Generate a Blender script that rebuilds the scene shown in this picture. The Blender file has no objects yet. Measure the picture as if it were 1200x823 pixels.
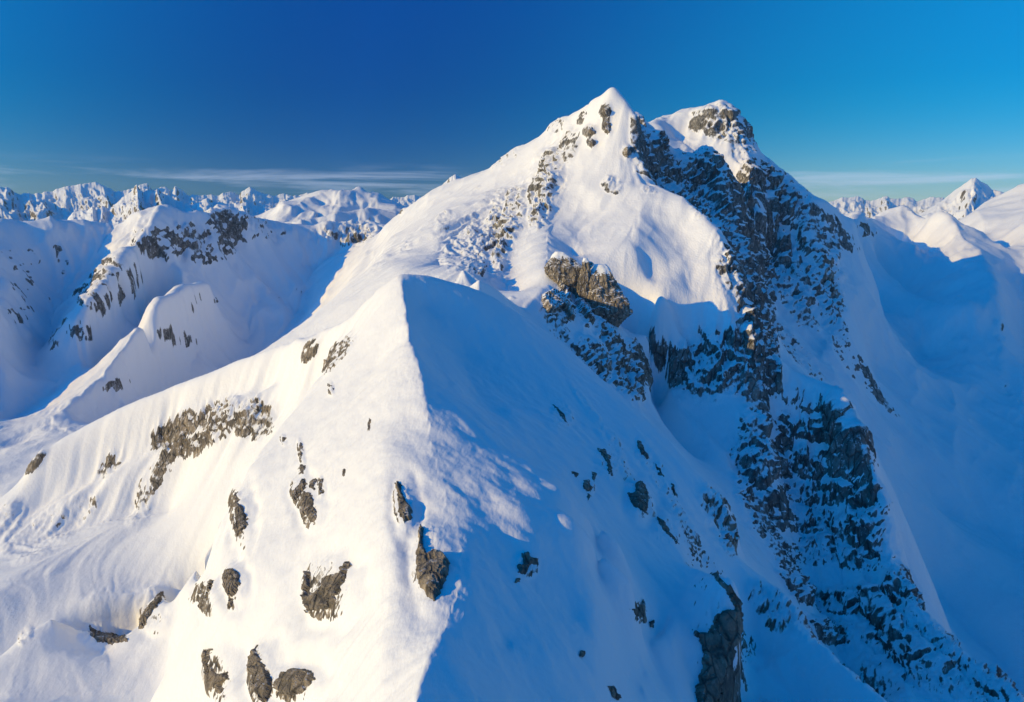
import bpy, math, time
import numpy as np
T0 = time.time()
C = bpy.context.scene.collection
SC = bpy.context.scene

# ------------------------------------------------------------------ camera
PITCH = math.radians(12.1)
F = 800.0 / 1200.0
cam_d = bpy.data.cameras.new('camera')
cam = bpy.data.objects.new('camera', cam_d)
C.objects.link(cam)
cam.rotation_euler = (math.pi / 2 - PITCH, 0, 0)
cam_d.sensor_width = 36.0
cam_d.lens = 36.0 * F
cam_d.clip_start = 1.0
cam_d.clip_end = 60000.0
SC.camera = cam

# ------------------------------------------------------------------ light
SUN_EL = math.radians(18.0)
SUN_TRAVEL = math.radians(21.0)          # direction the light travels, angle from +X towards +Y
POL = 0.88
SKY_TINT = (0.46, 3.05, 2.75, 1)
HOR_TINT = (2.2, 2.6, 3.0, 1)
SKY_SAT = 1.4
HORIZON = 0.50
w = bpy.data.worlds.new('World')
SC.world = w
w.use_nodes = True
nt = w.node_tree
for n in list(nt.nodes):
    nt.nodes.remove(n)
wo = nt.nodes.new('ShaderNodeOutputWorld')
bg = nt.nodes.new('ShaderNodeBackground')
sky = nt.nodes.new('ShaderNodeTexSky')
sky.sky_type = 'NISHITA'
sky.sun_disc = False
sky.sun_elevation = SUN_EL
# the sun stands where the light comes from: direction (-cos, -sin)
sx, sy = -math.cos(SUN_TRAVEL), -math.sin(SUN_TRAVEL)
sky.sun_rotation = math.atan2(sx, sy)
sky.altitude = 2500
sky.air_density = 1.0
sky.dust_density = 0.2
sky.ozone_density = 4.0
# the clear winter sky is darkest at right angles to the sun (polarised light), over the whole dome
tc = nt.nodes.new('ShaderNodeTexCoord')
nrm = nt.nodes.new('ShaderNodeVectorMath'); nrm.operation = 'NORMALIZE'
dot = nt.nodes.new('ShaderNodeVectorMath'); dot.operation = 'DOT_PRODUCT'
nt.links.new(tc.outputs['Generated'], nrm.inputs[0]); nt.links.new(nrm.outputs[0], dot.inputs[0])
dot.inputs[1].default_value = (-math.cos(math.radians(15)) * math.cos(SUN_EL), -math.sin(math.radians(15)) * math.cos(SUN_EL), math.sin(SUN_EL))
def wmath(op, a, b=None, clamp=False):
    n = nt.nodes.new('ShaderNodeMath'); n.operation = op; n.use_clamp = clamp
    for k, v in enumerate((a, b)):
        if v is None: continue
        if isinstance(v, (int, float)): n.inputs[k].default_value = v
        else: nt.links.new(v, n.inputs[k])
    return n.outputs[0]
pol = wmath('ADD', wmath('MULTIPLY', wmath('MULTIPLY', dot.outputs['Value'], dot.outputs['Value']), POL), 1.0 - POL)
mul = nt.nodes.new('ShaderNodeMix'); mul.data_type = 'RGBA'; mul.blend_type = 'MULTIPLY'; mul.inputs[0].default_value = 1.0
hsv = nt.nodes.new('ShaderNodeHueSaturation'); hsv.inputs['Saturation'].default_value = SKY_SAT
nt.links.new(sky.outputs[0], hsv.inputs['Color']); nt.links.new(hsv.outputs[0], mul.inputs[6]); tnt = nt.nodes.new('ShaderNodeMix'); tnt.data_type = 'RGBA'; tnt.inputs[6].default_value = HOR_TINT; tnt.inputs[7].default_value = SKY_TINT
nt.links.new(tnt.outputs[2], mul.inputs[7])
# thin veils of cloud low over the horizon
sepw = nt.nodes.new('ShaderNodeSeparateXYZ'); nt.links.new(nrm.outputs[0], sepw.inputs[0])
mpw = nt.nodes.new('ShaderNodeMapping'); mpw.inputs['Scale'].default_value = (2.6, 2.6, 42.0); nt.links.new(nrm.outputs[0], mpw.inputs[0])
nw = nt.nodes.new('ShaderNodeTexNoise'); nw.inputs['Scale'].default_value = 1.4; nw.inputs['Detail'].default_value = 6; nw.inputs['Roughness'].default_value = 0.6; nw.inputs['Distortion'].default_value = 0.4
nt.links.new(mpw.outputs[0], nw.inputs['Vector'])
def wramp(v, a, b):
    n = nt.nodes.new('ShaderNodeMapRange'); n.interpolation_type = 'SMOOTHSTEP'
    nt.links.new(v, n.inputs['Value']); n.inputs['From Min'].default_value = a; n.inputs['From Max'].default_value = b
    return n.outputs[0]
nt.links.new(wramp(sepw.outputs['Z'], 0.0, 0.16), tnt.inputs[0])
band = wmath('MULTIPLY', wramp(sepw.outputs['Z'], 0.002, 0.02), wmath('SUBTRACT', 1.0, wramp(sepw.outputs['Z'], 0.03, 0.062)))
pol = wmath('MULTIPLY', pol, wmath('SUBTRACT', 1.0, wmath('MULTIPLY', wmath('MAXIMUM', wmath('MULTIPLY', dot.outputs['Value'], -1.0), 0.0), 0.42)))
pol = wmath('MULTIPLY', pol, wmath('SUBTRACT', 1.0, wmath('MULTIPLY', wmath('ABSOLUTE', dot.outputs['Value']), 0.66)))
pol = wmath('MULTIPLY', pol, wmath('ADD', HORIZON, wmath('MULTIPLY', wramp(sepw.outputs['Z'], 0.0, 0.6), 1.5 - HORIZON)))
cl = wmath('MULTIPLY', wmath('MULTIPLY', wramp(nw.outputs['Fac'], 0.46, 0.70), band), 0.42)
clm = nt.nodes.new('ShaderNodeMix'); clm.data_type = 'RGBA'
nt.links.new(cl, clm.inputs[0]); clm.inputs[7].default_value = (2.6, 3.0, 4.0, 1)
sc_ = nt.nodes.new('ShaderNodeVectorMath'); sc_.operation = 'SCALE'
pb = nt.nodes.new('ShaderNodeMix'); pb.data_type = 'RGBA'; pb.inputs[6].default_value = (0.30, 0.66, 1.22, 1); pb.inputs[7].default_value = (1, 1, 1, 1)
nt.links.new(wramp(wmath('ABSOLUTE', dot.outputs['Value']), 0.0, 0.6), pb.inputs[0])
m3 = nt.nodes.new('ShaderNodeMix'); m3.data_type = 'RGBA'; m3.blend_type = 'MULTIPLY'; m3.inputs[0].default_value = 1.0
nt.links.new(mul.outputs[2], m3.inputs[6]); nt.links.new(pb.outputs[2], m3.inputs[7])
nt.links.new(m3.outputs[2], sc_.inputs[0]); nt.links.new(pol, sc_.inputs['Scale'])
nt.links.new(sc_.outputs[0], clm.inputs[6])
bg.inputs['Strength'].default_value = 0.145
nt.links.new(clm.outputs[2], bg.inputs['Color'])
nt.links.new(bg.outputs[0], wo.inputs['Surface'])
sun_d = bpy.data.lights.new('sun', 'SUN')
sun_d.energy = 2.12
sun_d.angle = math.radians(0.5)
sun_d.color = (1.0, 0.70, 0.19)
sun = bpy.data.objects.new('sun', sun_d)
C.objects.link(sun)
from mathutils import Vector
sun.rotation_euler = Vector((-sx * math.cos(SUN_EL), -sy * math.cos(SUN_EL), -math.sin(SUN_EL))).to_track_quat('-Z', 'Y').to_euler()
SC.view_settings.view_transform = 'Standard'
SC.view_settings.look = 'None'
SC.view_settings.exposure = 0.88
SC.view_settings.gamma = 1.0

# ------------------------------------------------------------------ geometry of sight lines
cP, sP = math.cos(PITCH), math.sin(PITCH)
def ray(px, py):
    """pixel of the 1200x823 photograph -> azimuth (from +Y to +X) and rise per metre of ground distance"""
    dx = (px - 600.0) / 800.0
    dy = (411.5 - py) / 800.0
    y = cP + dy * sP
    z = -sP + dy * cP
    h = math.hypot(dx, y)
    return math.atan2(dx, y), z / h
def pix(az, t):
    """inverse of ray, numpy"""
    x, y, z = np.sin(az), np.cos(az), t
    d = y * cP - z * sP
    return 600 + 800 * x / d, 411.5 - 800 * (y * sP + z * cP) / d

# ------------------------------------------------------------------ materials
def node(nt, t, **kw):
    n = nt.nodes.new(t)
    for k, v in kw.items():
        if k.startswith('i_'):
            n.inputs[k[2:].replace('_', ' ')].default_value = v
        else:
            setattr(n, k, v)
    return n
def math_(nt, op, a, b=None, c=None, clamp=False):
    n = nt.nodes.new('ShaderNodeMath'); n.operation = op; n.use_clamp = clamp
    for k, v in enumerate((a, b, c)):
        if v is None: continue
        if isinstance(v, (int, float)): n.inputs[k].default_value = v
        else: nt.links.new(v, n.inputs[k])
    return n.outputs[0]
def ramp01(nt, v, a, b):
    n = nt.nodes.new('ShaderNodeMapRange'); n.interpolation_type = 'SMOOTHSTEP'
    nt.links.new(v, n.inputs['Value']); n.inputs['From Min'].default_value = a; n.inputs['From Max'].default_value = b
    return n.outputs[0]
def noise(nt, vec, scale, detail=4, rough=0.55, dist=0.0):
    n = nt.nodes.new('ShaderNodeTexNoise'); n.inputs['Scale'].default_value = scale; n.inputs['Detail'].default_value = detail
    n.inputs['Roughness'].default_value = rough; n.inputs['Distortion'].default_value = dist
    nt.links.new(vec, n.inputs['Vector']); return n.outputs['Fac']
def mixc(nt, f, a, b):
    n = nt.nodes.new('ShaderNodeMix'); n.data_type = 'RGBA'
    nt.links.new(f, n.inputs[0])
    for k, v in ((6, a), (7, b)):
        if isinstance(v, tuple): n.inputs[k].default_value = v
        else: nt.links.new(v, n.inputs[k])
    return n.outputs[2]
def rock_snow_material(name, size, always_rock=False, plaster_w=0.75, bump=0.25, cap=(0.55, 0.75), dark=(0.11, 0.10, 0.088, 1), light=(0.40, 0.33, 0.25, 1)):
    """size: metres of one grain of the rock pattern"""
    m = bpy.data.materials.new(name); m.use_nodes = True
    nt = m.node_tree; bs = nt.nodes['Principled BSDF']
    geo = nt.nodes.new('ShaderNodeNewGeometry')
    P = geo.outputs['Position']
    sep = nt.nodes.new('ShaderNodeSeparateXYZ'); nt.links.new(geo.outputs['Normal'], sep.inputs[0])
    nz = sep.outputs['Z']
    k = 1.0 / size
    mp = node(nt, 'ShaderNodeMapping'); mp.inputs['Scale'].default_value = (k, k, k * 0.45); nt.links.new(P, mp.inputs[0])
    V = mp.outputs[0]
    na, nb, nc = noise(nt, V, 0.35, 5, 0.65), noise(nt, V, 1.6, 6, 0.7), noise(nt, V, 5.0, 3, 0.6)
    vor = node(nt, 'ShaderNodeTexVoronoi', feature='DISTANCE_TO_EDGE'); vor.inputs['Scale'].default_value = 0.9; nt.links.new(V, vor.inputs['Vector'])
    crack = ramp01(nt, vor.outputs['Distance'], 0.0, 0.10)
    tone = math_(nt, 'ADD', math_(nt, 'MULTIPLY', na, 0.55), math_(nt, 'MULTIPLY', nb, 0.55))
    tone = ramp01(nt, tone, 0.38, 0.72)
    rc = mixc(nt, tone, dark, light)
    rc = mixc(nt, math_(nt, 'MULTIPLY', math_(nt, 'SUBTRACT', 1.0, crack), 0.6), rc, (0.05, 0.048, 0.045, 1))
    # snow lying on ledges
    led = math_(nt, 'ADD', nz, math_(nt, 'MULTIPLY', math_(nt, 'SUBTRACT', nb, 0.5), 0.55))
    ledge = ramp01(nt, led, cap[0], cap[1])
    plaster = ramp01(nt, math_(nt, 'ADD', math_(nt, 'MULTIPLY', nc, 0.5), math_(nt, 'MULTIPLY', nb, 0.6)), 0.60, 0.70)
    ledge = math_(nt, 'MAXIMUM', ledge, math_(nt, 'MULTIPLY', plaster, plaster_w))
    if always_rock:
        rockf = math_(nt, 'SUBTRACT', 1.0, ledge)
    else:
        at = nt.nodes.new('ShaderNodeAttribute'); at.attribute_name = 'rock'
        e = math_(nt, 'ADD', at.outputs['Fac'], math_(nt, 'MULTIPLY', math_(nt, 'SUBTRACT', nc, 0.5), 0.7))
        e = ramp01(nt, e, 0.42, 0.58)
        rockf = math_(nt, 'MULTIPLY', e, math_(nt, 'SUBTRACT', 1.0, ledge))
    sn = noise(nt, P, 0.02, 3)
    snowc = mixc(nt, sn, (0.86, 0.87, 0.89, 1), (0.90, 0.90, 0.90, 1))
    col = mixc(nt, rockf, snowc, rc)
    nt.links.new(col, bs.inputs['Base Color'])
    ro = nt.nodes.new('ShaderNodeMapRange'); nt.links.new(rockf, ro.inputs['Value']); ro.inputs['To Min'].default_value = 0.62; ro.inputs['To Max'].default_value = 0.92
    nt.links.new(ro.outputs[0], bs.inputs['Roughness'])
    bs.inputs['Specular IOR Level'].default_value = 0.25
    # relief: rock is rough, snow nearly smooth
    b1 = nt.nodes.new('ShaderNodeBump'); b1.inputs['Distance'].default_value = size * 0.6
    hgt = math_(nt, 'ADD', math_(nt, 'MULTIPLY', nb, 1.0), math_(nt, 'MULTIPLY', crack, 0.35))
    nt.links.new(math_(nt, 'MULTIPLY', rockf, 0.9), b1.inputs['Strength']); nt.links.new(hgt, b1.inputs['Height'])
    b2 = nt.nodes.new('ShaderNodeBump'); b2.inputs['Distance'].default_value = bump
    mp2 = node(nt, 'ShaderNodeMapping'); mp2.inputs['Scale'].default_value = (0.9, 0.35, 0.6); mp2.inputs['Rotation'].default_value = (0, 0, 0.5); nt.links.new(P, mp2.inputs[0])
    s_ = math_(nt, 'ADD', noise(nt, mp2.outputs[0], 1.0, 4, 0.6), math_(nt, 'MULTIPLY', noise(nt, P, 0.12 * 0.25 / bump, 4, 0.6), 3.0))
    b2.inputs['Strength'].default_value = 0.55
    nt.links.new(s_, b2.inputs['Height']); nt.links.new(b1.outputs[0], b2.inputs['Normal'])
    nt.links.new(b2.outputs[0], bs.inputs['Normal'])
    return m

# ------------------------------------------------------------------ noise
def _hash(ix, iy, iz, seed):
    h = (ix * 374761393 + iy * 668265263 + iz * 2147483647 + seed * 1274126177) & 0xffffffff
    h = ((h ^ (h >> 13)) * 1274126177) & 0xffffffff
    h = ((h ^ (h >> 16)) * 2246822519) & 0xffffffff
    return ((h ^ (h >> 15)) & 0xffffff).astype(np.float32) / 16777215.0
def vnoise2(x, y, seed=0):
    fx, fy = np.floor(x), np.floor(y)
    ix, iy = fx.astype(np.int64), fy.astype(np.int64)
    u, v = (x - fx).astype(np.float32), (y - fy).astype(np.float32)
    u = u * u * u * (u * (u * 6 - 15) + 10); v = v * v * v * (v * (v * 6 - 15) + 10)
    z = 0
    a, b = _hash(ix, iy, z, seed), _hash(ix + 1, iy, z, seed)
    c, d = _hash(ix, iy + 1, z, seed), _hash(ix + 1, iy + 1, z, seed)
    return (a + (b - a) * u) * (1 - v) + (c + (d - c) * u) * v      # 0..1
def fbm(x, y, oct=4, seed=0, lac=2.03, gain=0.5, ridged=False):
    s = 0; amp = 1.0; tot = 0
    for i in range(oct):
        n = vnoise2(x, y, seed + i * 17) * 2 - 1
        if ridged:
            n = 1 - 2 * np.abs(n)
        s = s + n * amp; tot += amp; amp *= gain
        x, y = (x * 0.8 - y * 0.6) * lac + 3.7, (x * 0.6 + y * 0.8) * lac + 1.3
    return s / tot
def sstep(a, b, x):
    t = np.clip((x - a) / (b - a), 0, 1)
    return t * t * (3 - 2 * t)

# ------------------------------------------------------------------ control lines of the relief
# every point: (x, y) of the photograph and its ground distance in metres; 'c' = sharp crest, 'l' = soft line
LINES = []
def L(kind, *pts):
    LINES.append((kind, pts))
def drop(pts, dpx, k, dpy):
    """the ground falls away behind a contour"""
    LINES.append(('l', [(p[0] + dpx, p[1] + dpy, p[2] * k) for p in pts]))

# --- near ridge, crest
CREST = ((440,1150,26),(455,1000,34),(478,880,47),(487,823,55),(493,798,59),(507,762,65),(528,718,73),(540,682,80),(541,640,90),(536,605,100),(530,572,110),(514,545,121),(505,508,136),(498,474,150),(496,450,162),(490,425,177),(480,400,197),(476,370,222),(473,342,243),(468,321,258))
L('c', *CREST)
def crest_at(rr):
    rs = [p[2] for p in CREST]; px = float(np.interp(rr, rs, [p[0] for p in CREST])); py = float(np.interp(rr, rs, [p[1] for p in CREST]))
    a, t = ray(px, py); return rr * math.sin(a), rr * math.cos(a), rr * t
con = [(468,321,258),(500,322,262),(540,333,268),(580,350,275),(620,375,280),(660,402,280),(700,440,275),(745,478,262),(790,520,245),(830,566,228),(852,598,218)]
L('l', *con)
drop(con[1:], 6, 1.10, 30)
# right slope
for off, rows_ in ((9, ((250,9),(225,9),(200,8),(180,7),(160,5))), (20, ((235,18),(205,17),(180,15)))):
    L('w', *[(x + off, y, z - dz) for (x, y, z), dz in ((crest_at(r), dz) for r, dz in rows_)])
for r, row in ((145, ((12,4),(25,12))), (132, ((12,3),(24,7),(34,18))), (121, ((12,2.2),(22,4.3),(34,16))), (108, ((12,2.4),(20,4.5),(30,16))), (90, ((8,4.5),(16,11))), (74, ((7,5),))):
    x, y, z = crest_at(r); L('w', *[(x + d, y, z - dz) for d, dz in row])
L('l', (600,480,185)); L('l', (600,700,83),(600,823,64),(600,1000,42))
L('l', (700,520,200),(700,600,143),(700,700,97),(700,823,76),(700,1000,58))
L('l', (800,600,188),(800,700,134),(760,760,113),(750,823,92),(750,1000,66))
L('c', (835,672,150),(860,690,142),(868,720,135),(862,760,128),(845,790,122),(826,823,115),(815,900,95))
L('l', (892,760,168),(885,790,155),(868,823,142),(850,900,118))
L('c', (852,598,218),(862,650,208),(900,682,195),(925,705,186),(942,738,178),(975,768,170),(1040,823,160),(1110,880,152))
drop([(862,640,208),(900,682,195),(925,705,186),(942,738,178),(975,768,170),(1040,823,160),(1110,880,152)], 12, 1.14, 45)
L('l', (900,823,148),(960,823,155),(960,950,120))
# left face of the near ridge
L('l', (440,430,208),(400,480,190),(350,540,182),(300,600,178))
L('l', (450,500,150),(455,600,107),(455,700,82),(450,823,63),(430,1000,42))
L('l', (350,600,150),(350,700,116),(350,823,90),(340,1000,60))
rib = [(440,345,272),(415,385,268),(390,425,258),(350,475,240),(310,525,222),(285,560,206),(272,600,190),(262,640,176),(248,700,158),(240,760,142),(243,800,132),(243,823,128),(220,950,95)]
L('l', *rib)
drop(rib[2:], -16, 1.15, 30)
# back gully between rib and far spur face
L('l', (335,480,318),(300,540,300),(270,590,288),(240,650,275),(215,690,262),(205,740,250))
# bowl at the lower left
L('l', (205,823,218),(200,760,248)); L('l', (100,823,240),(0,823,252),(-80,850,262)); L('l', (120,768,264),(70,765,268))
L('l', (170,1000,170)); L('l', (0,1000,190))
hump = [(130,758,268),(150,745,272),(172,716,276),(186,700,278),(205,712,278),(235,722,274),(262,728,268)]
L('l', *hump)
drop(hump, 0, 1.05, 11)
h2 = [(-50,795,275),(0,768,281),(30,743,284),(60,723,285),(85,735,283),(115,746,279),(150,752,274)]
L('l', *h2)
drop(h2, 4, 1.045, 11)
L('l', (200,690,300),(100,700,308)); L('l', (0,700,322),(-80,730,325))
# far spur face
L('l', (200,600,350),(100,620,367),(0,650,377))
L('l', (200,520,378),(120,560,392),(40,600,400))
L('l', (330,450,335),(250,480,362))
sp = [(468,321,258),(440,342,272),(415,368,290),(400,378,300),(365,395,325),(330,405,354),(285,420,368),(240,440,381),(200,455,393),(165,467,402),(140,480,408),(110,495,415),(80,512,418),(50,530,420),(20,568,420),(0,585,422),(-80,640,430)]
L('l', *sp)
drop(sp[4:], 0, 1.13, 45)
# --- arete with the towers
L('c', (560,325,300),(590,345,320),(612,362,335),(630,345,352),(642,335,368),(654,345,384),(682,364,398),(712,379,408),(728,386,412))
ar = [(732,390,410),(745,404,402),(752,430,390),(758,455,370),(765,485,350),(770,500,335)]
L('l', *ar)
drop(ar, 14, 1.12, 35)
L('l', (640,380,338),(660,395,338)); L('l', (690,390,360),(700,425,345)); L('l', (720,440,345),(735,465,330))
# lit ground left of the arete
L('l', (600,345,420),(600,300,525),(600,250,650),(600,210,770)); L('l', (640,320,425),(640,290,500),(645,260,590))
L('l', (545,322,420),(520,300,530),(520,260,680),(530,230,850))
L('l', (470,315,470),(455,300,640),(470,270,860))
# --- main mountain
L('c', (720,103,720),(732,118,715),(742,135,705),(746,160,685),(750,190,662),(760,212,638),(775,222,620),(800,233,592),(825,250,565),(845,275,540),(858,300,520),(868,330,503),(880,365,488),(892,400,478),(903,445,466))
drop([(742,135,705),(746,160,685),(750,190,662),(760,212,638),(775,222,620),(800,233,592),(825,250,565),(845,275,540),(858,300,520),(868,330,503),(880,365,488),(892,400,478)], 12, 1.07, 32)
L('c', (720,103,720),(700,115,735),(688,124,760),(668,138,800),(655,140,820),(640,158,830),(615,170,850),(600,178,850),(590,192,880),(560,205,920),(530,212,960),(505,228,1000),(480,242,1040),(455,262,1060))
L('l', (455,264,1150),(430,300,1000),(405,345,820),(400,372,700))
L('l', (690,130,755),(668,168,735),(642,210,698),(615,240,648),(590,275,590),(562,312,520))
L('l', (715,150,695),(700,200,650),(690,250,598),(672,300,515))
L('l', (745,260,552),(745,290,508),(762,335,480))
L('l', (800,270,556),(800,310,508),(805,345,480)); L('l', (840,310,508),(850,345,485),(862,380,470))
L('l', (762,385,455),(765,420,438)); L('l', (805,400,458),(850,420,455),(880,445,452))
L('l', (785,455,430),(800,480,410),(850,530,385),(880,590,362),(905,640,345),(930,700,322),(960,760,302),(1000,810,290),(1040,850,280))
L('l', (870,470,430),(890,500,420),(900,560,390))
# second mountain
L('c', (748,132,830),(765,152,830),(780,178,810),(792,205,790),(800,225,775))
L('l', (765,200,750),(785,225,715))
L('c', (808,205,920),(820,185,905),(829,169,900),(840,190,880),(848,215,850),(855,250,800),(865,290,740),(880,330,690))
L('l', (760,150,1086),(775,134,1178),(800,125,1196),(815,127,1196),(830,124,1178),(845,120,1168))
L('c', (845,120,1168),(852,125,1161),(860,142,1145),(870,157,1136),(885,177,1127),(900,200,1118),(915,210,1113),(930,225,1104),(945,237,1104),(960,236,1113),(975,245,1141),(1000,257,1196))
L('c', (852,125,1161),(866,150,1104),(876,180,1049),(885,212,1008),(890,250,956))
L('l', (790,165,1104),(810,180,1049),(840,210,986)); L('l', (850,170,1058),(860,205,1003))
L('l', (900,260,1008),(880,300,930),(900,350,830),(880,400,640))
L('l', (940,270,1044),(930,310,968),(950,350,920))
L('l', (905,400,700),(920,430,620))
L('l', (980,290,1104),(1000,340,1034),(960,420,800),(1000,450,820))
drop([(775,134,1178),(800,125,1196),(845,120,1168),(885,177,1127),(930,225,1104),(975,245,1141)], 0, 1.28, 115)
# right valley
L('l', (1020,420,1000),(1050,520,820),(1100,600,800))
L('l', (1130,400,1330),(1150,500,1050),(1200,560,950),(1260,600,900)); L('l', (1150,620,830),(1200,700,720),(1280,760,650))
L('l', (1150,750,650),(1200,823,590),(1100,700,680),(1220,950,450))
# pillar
L('l', (925,448,470),(921,500,457),(922,560,432),(930,620,403),(950,700,360),(985,770,332),(1000,830,310))
L('l', (960,446,480),(962,500,465),(968,560,442),(968,620,415),(985,690,378),(1030,760,347),(1060,800,324),(1100,900,262))
L('l', (985,530,455),(1000,575,436),(1003,620,412),(1022,690,380),(1065,745,352),(1120,800,337),(1190,850,327))
pe = [(984,455,475),(992,480,465),(1006,510,450),(1021,540,440),(1034,575,430),(1039,610,418),(1040,645,405),(1055,668,395),(1068,690,385),(1082,720,375),(1102,742,366),(1122,765,358),(1150,785,350),(1190,815,342),(1250,860,330)]
L('l', *pe)
drop(pe, 22, 1.12, 30)
L('l', (1000,470,600),(1040,530,580),(1080,600,560)) if False else None
# far right ridge
L('c', (1000,258,1500),(1014,256,1800),(1030,253,2350),(1050,247,2350),(1062,245,2300),(1085,256,2200),(1105,246,2080),(1118,260,1990),(1132,280,1890),(1148,300,1760),(1160,325,1620),(1166,350,1500),(1168,390,1380),(1175,430,1290),(1185,465,1200),(1210,490,1150))
L('l', (1050,290,2080),(1090,300,1840)); L('l', (1020,330,1700),(1060,350,1600),(1110,355,1480)); L('l', (1060,245,2300),(1068,270,2150),(1075,300,1950)); L('l', (1130,360,1400)); L('l', (1100,420,1300),(1050,430,1180))
L('l', (1160,275,2450),(1165,305,2150)); L('l', (1200,250,2500),(1200,300,2000),(1200,345,1780),(1200,400,1560),(1210,440,1350),(1280,480,1250)); L('l', (1260,300,1900))
L('l', (1125,262,2700),(1150,252,2760),(1170,236,2820),(1185,226,2860),(1200,220,2900),(1260,225,2950)); 
L('l', (1000,285,2300),(1060,280,2700),(1100,275,2800))
L('l', (700,300,3200),(800,300,3200),(900,300,3200),(1000,290,3200),(1100,285,3250),(1200,280,3250),(1300,285,3200))
# --- left massif
mc = [(-90,256,1150),(0,257,1180),(60,261,1200),(110,265,1215),(140,266,1215),(160,254,1180),(176,246,1175),(190,243,1170),(215,246,1180),(232,246,1190),(245,253,1200),(262,249,1240),(300,252,1280),(330,262,1320),(360,268,1340),(380,267,1350),(400,261,1380),(425,263,1400),(450,266,1350)]
L('c', *mc)
drop(mc, 0, 1.14, 30)
L('c', (189,243,1170),(180,258,1115),(165,280,1065),(148,300,1020),(130,320,985),(115,340,955),(104,362,930),(98,385,905))
L('l', (140,269,1195),(127,286,1165),(113,307,1130),(100,330,1090),(92,352,1060))
L('l', (60,330,1110),(60,400,985),(20,440,880)); L('l', (0,300,1065),(0,350,965),(0,430,850),(0,480,800),(-80,460,760))
L('l', (220,290,1130),(210,320,1060)); L('l', (290,300,1200),(300,350,1120),(290,405,1020)); L('l', (370,310,1250),(360,360,1100),(330,410,980)); L('l', (395,300,1250),(385,350,1000),(375,385,860))
L('c', (242,333,1000),(215,341,935),(197,354,892),(183,372,860),(160,391,820),(140,413,785),(120,440,750),(100,462,715),(60,490,670),(20,520,640),(-30,550,610))
L('l', (168,349,1045),(150,376,985),(120,402,940),(98,430,890),(60,462,830),(0,508,770))
L('l', (245,372,985),(228,420,925),(180,450,840),(150,480,740),(110,505,690))
# small peaks behind the saddle
L('c', (325,247,1850),(350,236,1900),(372,229,2000),(385,228,2050),(404,229,2050),(412,234,2050),(421,223,2050),(432,233,2050),(443,229,2050),(452,238,2050),(470,246,2000))
L('c', (421,223,2050),(405,245,1850),(385,262,1700)); L('c', (443,229,2050),(440,245,1850),(436,255,1700))
L('l', (350,262,1650),(400,255,1700)); L('l', (395,245,1900)); L('l', (430,252,1850))
L('l', (0,300,3200),(200,300,3200),(400,300,3200),(500,300,3200),(600,300,3200),(-100,300,3200))
L('l', (0,290,1700),(100,300,1800),(200,290,1800),(280,290,1800))
L('l', (550,290,1500),(650,290,1400)); L('l', (700,290,1700),(850,290,1900))


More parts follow.
